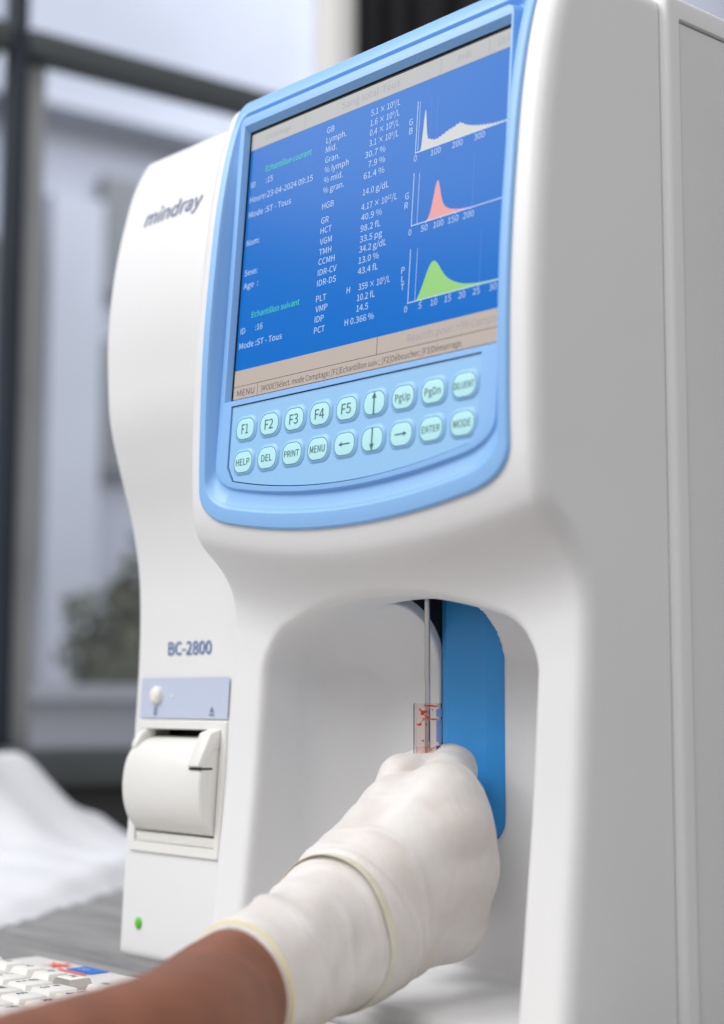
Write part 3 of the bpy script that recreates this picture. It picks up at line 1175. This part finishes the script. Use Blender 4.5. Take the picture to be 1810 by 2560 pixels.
def rrl(cx_, cz_, w, h, rad, d):
    pts = []
    for sx, sz, a0 in ((1, 1, 0), (-1, 1, 90), (-1, -1, 180), (1, -1, 270)):
        for k in range(8):
            a = math.radians(a0 + 90 * k / 7)
            pts.append(kpt(cx_ + sx * (w / 2 - rad) + rad * math.cos(a), cz_ + sz * (h / 2 - rad) + rad * math.sin(a), d))
    return pts


def arrow(mb, cx_, cz_, dirn, d):
    L, wd, hw, hl = .0044, .00034, .00125, .0026
    pts = [(-L, -wd), (L - hl, -wd), (L - hl, -hw), (L, 0), (L - hl, hw), (L - hl, wd), (-L, wd)]
    a = {"right": 0, "up": 90, "left": 180, "down": 270}[dirn]
    k = 1.12 if dirn in ("up", "down") else .82
    c, s = math.cos(math.radians(a)), math.sin(math.radians(a))
    mb.add([kpt(cx_ + (x * c - y * s) * k, cz_ + (x * s + y * c) * k, d) for x, y in pts], [(0, 1, 2, 6), (6, 2, 4, 5), (2, 3, 4)] if False else [tuple(range(7))], M_INK)


kpo = None
pad_objs = []
for r_, zc in ((0, -.0156), (1, -.0312)):
    for c_ in range(9):
        xc = .0157 + .01776 * c_
        K = MB()
        K.loft([rrl(xc, zc, .0163, .0128, .0050, -.0001), rrl(xc, zc + .0001, .0157, .0122, .0048, .0003), rrl(xc, zc, .0140, .0106, .0046, .0007), rrl(xc, zc, .0134, .0101, .0045, .00085)], M_PAD)
        K.loft([rrl(xc, zc, .0134, .0101, .0045, .00085), rrl(xc, zc, .01270, .00940, .0042, .00087)], M_KEYEDGE)
        K.loft([rrl(xc, zc, .01270, .00940, .0042, .00087), rrl(xc, zc, .0090, .0070, .0030, .00097)], M_KEY, False, True)
        t = keys[r_][c_]
        if t in ("up", "down", "left", "right"):
            arrow(K, xc, zc, t, .00105)
        else:
            sz = .0064 if len(t) == 2 else .0045 if len(t) <= 4 else .0041
            wd = {"F1": .0050, "F2": .0060, "F3": .0060, "F4": .0062, "F5": .0062, "PgUp": .0090, "PgDn": .0092, "DILUENT": .0114, "HELP": .0100, "DEL": .0076, "PRINT": .0104, "MENU": .0100, "ENTER": .0104, "MODE": .0098}[t]
            put_text(K, t, xc, zc - sz * .36, sz, M_INK, lambda x, z: kpt(x, z, .00108), width=wd, center=True)
        pad_objs.append(K)
kpo = KP.build("keypad", smooth=30)
adopt(kpo, AN)
for K in pad_objs:
    adopt(K.build("key", smooth=35), kpo)

# ------------------------------------------------------------------ sample tube
tube = thing("sample_tube", (.085, .045, -.215), "clear sample tube with blood smears held under the probe", "test tube")
tgl = bpy.data.materials.new("clear_tube")
tgl.use_nodes = True
nt = tgl.node_tree
nt.nodes.remove(nt.nodes["Principled BSDF"])
tr = nt.nodes.new("ShaderNodeBsdfTransparent")
tr.inputs[0].default_value = (0.985, 0.945, 0.93, 1)
gl = nt.nodes.new("ShaderNodeBsdfGlossy")
gl.inputs["Roughness"].default_value = 0.06
fr = nt.nodes.new("ShaderNodeLayerWeight")
fr.inputs["Blend"].default_value = 0.06
mxs = nt.nodes.new("ShaderNodeMixShader")
nt.links.new(fr.outputs["Fresnel"], mxs.inputs[0])
nt.links.new(tr.outputs[0], mxs.inputs[1])
nt.links.new(gl.outputs[0], mxs.inputs[2])
nt.links.new(mxs.outputs[0], nt.nodes["Material Output"].inputs[0])
mb = MB()
ro, ri = .0062, .0053
cir = lambda r, z: [(.085 + r * math.cos(a), .045 + r * math.sin(a), z) for a in [2 * math.pi * k / 40 for k in range(40)]]
mb.loft([cir(.0006, -.2150), cir(.004, -.2142), cir(ro, -.2105), cir(ro, -.1416), cir(ro - .0002, -.1412), cir(ri + .0002, -.1412), cir(ri, -.1416), cir(ri, -.2098), cir(.003, -.2128), cir(.0005, -.2132)], tgl)
adopt(mb.build("tube_wall", smooth=40), tube)
M_BLOOD = mat("blood", (0.55, 0.045, 0.022), 0.3)
M_FILM = bpy.data.materials.new("thin_blood_film")
M_FILM.use_nodes = True
nt = M_FILM.node_tree
pb = nt.nodes["Principled BSDF"]
pb.inputs["Base Color"].default_value = (0.72, 0.16, 0.10, 1)
pb.inputs["Alpha"].default_value = 0.20


def on_tube(ang, z, r=ri - .0001):
    return (.085 + r * math.cos(ang), .045 + r * math.sin(ang), z)


A0 = math.radians(-45)       # side of the tube facing the camera


def smear(mb, pts, m, wob=.0003):
    for (a, z, r) in pts:
        n = 12
        ph = rng.random(n)
        mb.add([on_tube(A0 + a + r * (0.7 + .6 * ph[k]) * math.cos(2 * math.pi * k / n) / ri, z + r * (0.7 + .6 * ph[k]) * math.sin(2 * math.pi * k / n)) for k in range(n)], [tuple(range(n))], m)


def ribbon(mb, path, w, m):
    """thin streak along (angle, z) points"""
    up, dn = [], []
    for i, (a, z) in enumerate(path):
        ww = w * (0.5 + rng.random())
        up.append(on_tube(A0 + a, z + ww))
        dn.append(on_tube(A0 + a, z - ww))
    mb.loft([up, dn], m, closed=False)


mb = MB()
ribbon(mb, [(-.75, -.1436), (-.5, -.1447), (-.35, -.1458), (-.2, -.1466), (.0, -.1472), (.2, -.1473)], .0005, M_BLOOD)
ribbon(mb, [(-.3, -.1420), (.0, -.1424), (.4, -.1422), (.8, -.1426), (1.1, -.1420)], .00025, M_BLOOD)
ribbon(mb, [(-.45, -.1478), (.0, -.1480), (.5, -.1481), (1.2, -.1480)], .00028, M_BLOOD)
ribbon(mb, [(-.15, -.1475), (-.35, -.1485), (-.55, -.1494), (-.65, -.1504)], .00022, M_BLOOD)
ribbon(mb, [(-1.5, -.1500), (-1.1, -.1502), (-.9, -.1506), (-.6, -.1502)], .00045, M_BLOOD)
smear(mb, [(-.42, -.1452, .0010), (-.30, -.1450, .0008), (-.62, -.1503, .0007), (-.35, -.1575, .0005), (-.5, -.1574, .0003), (-.30, -.160, .00025), (-.33, -.162, .0002), (-.3, -.164, .0002), (-1.2, -.158, .0002), (-1.25, -.161, .0002), (-1.2, -.164, .0002), (.2, -.1438, .0003), (.45, -.144, .0003), (-.1, -.1446, .0004), (-1.0, -.1504, .0004)], M_BLOOD)
adopt(mb.build("blood_smear"), tube)
mb = MB()
nn = 24
mb.loft([[on_tube(A0 + math.radians(-120 + 215 * k / nn), z, ri - .0003) for k in range(nn + 1)] for z in (-.1600, -.2090)], M_FILM, closed=False)
adopt(mb.build("blood_film", smooth=50), tube)
M_LAB1 = mat("pale_blue_label", (0.22, 0.36, 0.72), 0.45)
M_LAB2 = mat("purple_label", (0.10, 0.09, 0.42), 0.45)
mb = MB()
ang = [math.radians(-45 + 38 + 60 * k / 12) for k in range(13)]
for z0_, z1_, m, a_ in ((-.1437, -.1470, M_LAB1, ang), (-.1485, -.1580, M_LAB1, ang), (-.1595, -.1750, M_LAB2, ang)):
    mb.loft([[on_tube(a, z, ro + .00012) for a in a_] for z in (z0_, z1_)], m, closed=False)
adopt(mb.build("tube_label", smooth=50), tube)

# ------------------------------------------------------------------ person: forearm and gloved hand
H = {'rim': (.1135, -.0800, -.2470), 'ring': (.0984, -.0189, -.2336),
     'thm0': (.0723, -.0187, -.2126), 'thm1': (0.0893, 0.0166, -0.1916), 'thIP': (.0892, .0269, -.1739), 'thT': (.0982, .0397, -.1719),
     'i0': (.0822, -.0140, -.2186), 'i1': (.1175, .0236, -.1804), 'web0': (0.095, 0.0169, -0.183), 'web1': (.1125, .0269, -.1800), 'iP': (.0920, .0522, -.1703), 'iD': (.0692, .0542, -.1727), 'iT': (.0694, .0454, -.1813),
     'm0': (.0913, -.0174, -.2271), 'm1': (.1233, .0232, -.1928), 'mP': (.0948, .0478, -.1880), 'mD': (.0718, .0530, -.1920), 'mT': (.0759, .0405, -.1982),
     'r0': (0.0946, -0.0137, -0.2359), 'r1': (0.12, 0.027, -0.2094), 'rP': (0.0952, 0.0485, -0.2068), 'rD': (.0787, .0487, -.2097), 'rT': (.0824, .0356, -.2146),
     'p0': (0.1072, -0.0086, -0.2444), 'p1': (0.1089, 0.0318, -0.2308), 'pP': (0.0841, 0.052, -0.2287), 'pD': (0.0693, 0.054, -0.2317), 'pT': (0.0733, 0.0441, -0.2357)}
H = {k: np.array(v) for k, v in H.items()}
for k, q in (('thm0', .75), ('i0', .68), ('m0', .68), ('r0', .68), ('p0', .68)):
    H[k] = H['ring'] + q * (H[k] - H['ring'])
H['thm0'] = H['thm0'] * .62 + H['thm1'] * .38 + np.array([.002, 0, -.003])


def cap(x, y, z, a, b, ra, rb):
    d = b - a
    L2 = d.dot(d)
    t = np.clip(((x - a[0]) * d[0] + (y - a[1]) * d[1] + (z - a[2]) * d[2]) / L2, 0, 1)
    return np.sqrt((x - a[0] - t * d[0]) ** 2 + (y - a[1] - t * d[1]) ** 2 + (z - a[2] - t * d[2]) ** 2) - (ra + (rb - ra) * t)


FA = np.array([(.0984, -.0189, -.2336), (.1155, -.0851, -.2480), (.1623, -.1451, -.2538), (.1846, -.2101, -.2591), (.2150, -.2950, -.2640), (.2500, -.3900, -.2700)])
FR = np.array([.0190, .0215, .0250, .0285, .0320, .0350])


def resample(P, n):
    """smooth curve through points (Catmull-Rom)"""
    P = np.array(P, float)
    Q = np.concatenate([[2 * P[0] - P[1]], P, [2 * P[-1] - P[-2]]])
    out = []
    for i in range(len(P) - 1):
        for k in range(n):
            t = k / n
            a, b, c, d = Q[i:i + 4]
            out.append(.5 * (2 * b + (c - a) * t + (2 * a - 5 * b + 4 * c - d) * t * t + (3 * b - a - 3 * c + d) * t ** 3))
    return np.array(out + [P[-1]])


FA, FR = resample(FA, 6), resample(FR[:, None], 6)[:, 0]


def arm(x, y, z):
    d = None
    for i in range(len(FA) - 1):
        c = cap(x, y, z, FA[i], FA[i + 1], FR[i], FR[i + 1])
        d = c if d is None else smin(d, c, .006)
    return d


AX = H['ring'] - H['rim']
AXL = np.linalg.norm(AX)
AX = AX / AXL


def axial(x, y, z):
    return (x - H['rim'][0]) * AX[0] + (y - H['rim'][1]) * AX[1] + (z - H['rim'][2]) * AX[2]


AU = np.cross(AX, (0, 0, 1.0))
AU /= np.linalg.norm(AU)
AV = np.cross(AX, AU)
AC = AX + np.array([0, 0, -.14])
AC /= np.linalg.norm(AC)
BACK = np.array([.78, -.62, .05])          # outward from the back of the hand
BACK /= np.linalg.norm(BACK)
# latex folds: place along the wrist, slant, waviness, phase, width, height
FOLDS = [(.010, .004, 1, .3, .0022, .0007), (.020, .008, 1, 1.4, .0030, .0011), (.032, .010, 1, 2.6, .0034, .0008), (.044, .007, 1, 3.9, .0026, .0009),
         (.056, .004, 1, 5.0, .0020, .0008), (AXL + .006, .002, 1, .8, .0012, .0008), (AXL + .012, .003, 1, 1.9, .0011, .0007), (AXL + .019, .004, 1, 3.0, .0012, .0007), (AXL + .027, .006, 1, 4.4, .0013, .0006), (AXL + .040, .012, 1, 5.3, .0014, .0005)]


def glove(x, y, z):
    C_ = lambda a, b, ra, rb: cap(x, y, z, H[a], H[b], ra, rb)
    d = smin(C_('thm0', 'thm1', .0150, .0142), C_('i0', 'i1', .0165, .0128), .012)
    d = smin(d, C_('m0', 'm1', .0170, .0142), .013)
    d = smin(d, C_('r0', 'r1', .0170, .0140), .013)
    d = smin(d, C_('p0', 'p1', .0165, .0138), .022)
    d = smin(d, C_('r1', 'p1', .0125, .0125), .012)
    # cuff: wrist sleeve
    cu = cap(x, y, z, H['rim'] - AX * .004, H['ring'], .0243, .0275)
    d = smin(d, cu, .012)
    # knuckles and the tendons behind them, raised on the back of the hand
    for n, q, r in (('i', .0030, .0118), ('m', .0042, .0118), ('r', .0044, .0112), ('p', .0040, .0108)):
        k = H[n + '1'] + BACK * q
        e = H[n + '0'] * .45 + H[n + '1'] * .55 + BACK * (q * .8)
        d = smin(d, cap(x, y, z, k, k + BACK * .001, r, r * .9), .0045)
        d = smin(d, cap(x, y, z, e, k, .0100, .0112), .009)
    d = smin(d, C_('web0', 'web1', .0112, .0112), .010)
    th = smin(C_('thm1', 'thIP', .0125, .0105), C_('thIP', 'thT', .0105, .0097), .004)
    d = smin(d, th, .0010)
    for n, r in (('i', .0108), ('m', .0112), ('r', .0108), ('p', .0098)):
        fg = smin(C_(n + '1', n + 'P', r + .0022, r), smin(C_(n + 'P', n + 'D', r, r * .95), C_(n + 'D', n + 'T', r * .95, r * .85), .003), .004)
        d = smin(d, fg, {'i': .0016, 'm': .006, 'r': .010, 'p': .012}[n])
    # stretched latex: rings of wrinkles round the wrist, long folds over the back of the hand
    t = axial(x, y, z)
    n1 = np.sin(190 * x + 70 * z) * np.sin(150 * y - 90 * z + 1.3) + .6 * np.sin(330 * z + 110 * x + 2) * np.sin(240 * y)
    px_, py_, pz_ = x - H['rim'][0], y - H['rim'][1], z - H['rim'][2]
    ph = np.arctan2(px_ * AU[0] + py_ * AU[1] + pz_ * AU[2], px_ * AV[0] + py_ * AV[1] + pz_ * AV[2])
    for t0, am, a1, p1, w1, hgt in FOLDS:
        c = t - (t0 + am * np.sin(a1 * ph + p1) + .0012 * np.sin(3 * ph + 5 * p1))
        d = d - 1.3 * hgt * np.exp(-(c / w1) ** 2) * (.55 + .45 * np.sin(2 * ph + 3 * p1))
    d = d - .0009 * np.exp(-((t - .030) / .022) ** 2) * n1
    back = sstep(.085, .11, t)
    d = d - .00014 * back * (n1 + np.sin(420 * x - 260 * z + 1.6 * n1))
    # cut open end
    d = np.maximum(d, -(px_ * AC[0] + py_ * AC[1] + pz_ * AC[2] + .002))
    return d


person = thing("person", (.118, -.19, TZ), "gloved right hand and bare brown forearm holding a tube to the probe", "person")


def skin_mat():
    m = mat("brown_skin", (0.262, 0.094, 0.048), 0.55, sss=0.05, sss_r=(1, .35, .2), sss_s=.004, var=.22, var_scale=60, bump=.9, bump_scale=700)
    return m


M_SKIN = skin_mat()
fa = surface_mesh(arm, (.05, -.44, -.32), (.30, .012, -.19), .0026, "forearm", M_SKIN)
adopt(fa, person)


def glove_mat():
    m = bpy.data.materials.new("latex")
    m.use_nodes = True
    nt = m.node_tree
    b = nt.nodes["Principled BSDF"]
    tc = nt.nodes.new("ShaderNodeTexCoord")
    n = nt.nodes.new("ShaderNodeTexNoise")
    n.inputs["Scale"].default_value = 38
    n.inputs["Detail"].default_value = 4
    cr = nt.nodes.new("ShaderNodeValToRGB")
    cr.color_ramp.elements[0].position = 0.35
    cr.color_ramp.elements[0].color = (0.690, 0.635, 0.595, 1)
    cr.color_ramp.elements[1].position = 0.62
    cr.color_ramp.elements[1].color = (0.775, 0.75, 0.725, 1)
    nt.links.new(tc.outputs["Object"], n.inputs["Vector"])
    nt.links.new(n.outputs["Fac"], cr.inputs["Fac"])
    nt.links.new(cr.outputs["Color"], b.inputs["Base Color"])
    b.inputs["Roughness"].default_value = 0.5
    b.inputs["Subsurface Weight"].default_value = 0.08
    b.inputs["Subsurface Radius"].default_value = (1, .6, .4)
    b.inputs["Subsurface Scale"].default_value = 0.004
    # fine creases
    w = nt.nodes.new("ShaderNodeTexNoise")
    w.inputs["Scale"].default_value = 1.0
    w.inputs["Detail"].default_value = 5
    w.inputs["Distortion"].default_value = 1.0
    mp = nt.nodes.new("ShaderNodeMapping")
    mp.inputs["Rotation"].default_value = (math.radians(-14), 0, math.radians(-14))
    mp.inputs["Scale"].default_value = (48, 230, 60)
    nt.links.new(tc.outputs["Object"], mp.inputs["Vector"])
    bp = nt.nodes.new("ShaderNodeBump")
    bp.inputs["Strength"].default_value = 0.33
    bp.inputs["Distance"].default_value = 0.0011
    nt.links.new(mp.outputs["Vector"], w.inputs["Vector"])
    nt.links.new(w.outputs["Fac"], bp.inputs["Height"])
    nt.links.new(bp.outputs["Normal"], b.inputs["Normal"])
    return m


M_LATEX = glove_mat()
M_LATEXEDGE = mat("latex_bead", (0.80, 0.72, 0.48), 0.45, sss=.2, sss_s=.003)
M_LATEXBAND = mat("latex_doubled", (0.79, 0.745, 0.60), 0.5, sss=.2, sss_s=.003, var=.12, var_scale=120)
gv = surface_mesh(glove, (.03, -.115, -.285), (.168, .078, -.150), .00115, "glove", M_LATEX)
adopt(gv, person)


def ring_on(fn, center, axis, r0, n=90):
    """points where rays around the axis leave the implicit surface"""
    ax_ = axis / np.linalg.norm(axis)
    u = np.cross(ax_, (0, 0, 1.0))
    u /= np.linalg.norm(u)
    w = np.cross(ax_, u)
    out = []
    for k in range(n):
        a = 2 * math.pi * k / n
        dr = u * math.cos(a) + w * math.sin(a)
        lo_, hi_ = 0.0, .07
        ts = np.linspace(.005, .075, 141)
        P = center[None] + ts[:, None] * dr[None]
        v_ = fn(P[:, 0], P[:, 1], P[:, 2])
        i = int(np.argmax(v_ > 0))
        t0, t1 = ts[max(i - 1, 0)], ts[i]
        for _ in range(12):
            tm = (t0 + t1) / 2
            p = center + tm * dr
            if fn(*[np.array([c]) for c in p])[0] > 0:
                t1 = tm
            else:
                t0 = tm
        out.append((center + t0 * dr, dr))
    return out


def band(name, center, axis, half, thick, m, wav=0.0):
    ax_ = axis / np.linalg.norm(axis)
    rg = ring_on(glove, center, axis, .03)
    loops = []
    for k, (p, dr) in enumerate(rg):
        a = 2 * math.pi * k / len(rg)
        sh = ax_ * wav * (math.sin(2 * a + .6) + .5 * math.sin(5 * a))
        loops.append([p + sh + ax_ * half * math.cos(b) + dr * (thick * math.sin(b)) for b in [2 * math.pi * j / 10 for j in range(10)]])
    loops.append(loops[0])
    mb = MB()
    mb.loft(loops, m)
    o = mb.build(name, smooth=60)
    adopt(o, gv)


band("cuff_rim", H['rim'] + AX * .0006, AC, .0013, .0012, M_LATEXEDGE, .0004)
band("cuff_fold", H['rim'] + AX * (AXL - .003), AX + np.array([0, 0, -.20]), .0034, .00030, M_LATEXBAND, .0012)

# ------------------------------------------------------------------ computer keyboard on the table in front
KB = thing("keyboard", (.08, -.075, TZ), "off white computer keyboard on the table in front of the machine", "keyboard")
M_KB = mat("off_white_keys", (0.78, 0.76, 0.72), 0.45, var=.03, bump=.15, bump_scale=1200)
M_KBB = mat("keyboard_case", (0.74, 0.72, 0.68), 0.45, var=.03)
mb = MB()
bx0, bx1, by0, by1, bz = -.160, .300, -.128, -.001, -.2725
mb.box((bx0, by0, TZ + .001), (bx1, by1, bz), M_KBB)
kbb = mb.build("case", bevel=.004, seg=3)
adopt(kbb, KB)
M_RED = mat("red_print", (0.85, 0.12, 0.07), 0.5)
M_BLU = mat("blue_print", (0.01, 0.16, 0.62), 0.5)
mb = MB()
zt_ = bz + .0004
cxs, cys = -.1215, -.0130
star = []
for k in range(22):
    a = 2 * math.pi * k / 22
    r = (.0090 if k % 2 == 0 else .0038) * (1 + .3 * math.sin(5 * a))
    star.append((cxs + 1.1 * r * math.cos(a), cys + .8 * r * math.sin(a), zt_))
star.append((cxs, cys, zt_))
mb.add(star, [(k, (k + 1) % 22, 22) for k in range(22)], M_RED)
mb.box((-.1090, -.0165, zt_ - .0002), (-.0875, -.0055, zt_ + .0001), M_BLU)
put_text(mb, "2.0", -.1040, -.0140, .0055, M_KB, lambda x, y: (x, y, zt_ + .0004))
mb.box((-.1110, -.0205, zt_ - .0002), (-.0870, -.0185, zt_ + .0001), M_RED)
adopt(mb.build("sticker"), KB)


def keycap(xc, yc, w, txts, d=.0165):
    m_ = MB()
    lp = lambda ww, dd, z, oy=0: [(xc + sx * ww / 2, yc + oy + sy * dd / 2, z) for sx, sy in ((-1, -1), (1, -1), (1, 1), (-1, 1))]
    m_.loft([lp(w, d + .0015, bz - .0005), lp(w - .0008, d + .0008, bz + .0008), lp(w - .0036, d - .0024, bz + .0050, .0005), lp(w - .0046, d - .0034, bz + .0054, .0005)], M_KB, False, True)
    for t, dx, dy, sz in txts:
        put_text(m_, t, xc + dx, yc + dy, sz, M_INK, lambda x, y: (x, y, bz + .0056), bold=True)
    adopt(m_.build("key", bevel=.0005), KB)


P_ = .0205
yF, y1, yq, ya = -.0440, -.0650, -.0845, -.1040
keycap(-.1390, yF, .0160, [("Esc", -.005, .000, .0045)], .0125)
for k in range(12):
    keycap(-.1185 + .0197 * k + .008 * (k // 4), yF, .0172, [("F%d" % (k + 1), -.004, .000, .0045)], .0125)
for k, (a, b) in enumerate(zip("`1234567890-=", "~!@#$%^&*()_+")):
    b_ = b if b != '^' else 'ˆ'
    keycap(-.1020 + P_ * k, y1, .0188, [(a, -.005, -.0045, .0058), (b_, -.005, .0020, .0052)])
for k, a in enumerate("QWERTYUIOP[]"):
    keycap(-.0740 + P_ * k, yq, .0188, [(a, -.005, -.001, .0065)])
keycap(-.1010, yq, .0310, [("Tab", -.009, .000, .0045)])
for k, a in enumerate("ASDFGHJKL;'"):
    keycap(-.0690 + P_ * k, ya, .0188, [(a, -.005, -.001, .0065)])
for k in range(4):
    for j, yy in enumerate((y1, yq, ya)):
        keycap(.216 + P_ * k + .004, yy, .0188, [(("7", "8", "9", "+"), ("4", "5", "6", "+"), ("1", "2", "3", "."))[j][k:k + 1] and [((("7", "8", "9", "+"), ("4", "5", "6", "+"), ("1", "2", "3", "."))[j][k], -.004, -.001, .006)][0]])
mb = MB()
put_text(mb, "Num", .1130, -.0085, .0030, M_GREYINK, lambda x, y: (x, y, zt_), bold=True)
adopt(mb.build("lock_lettering"), KB)
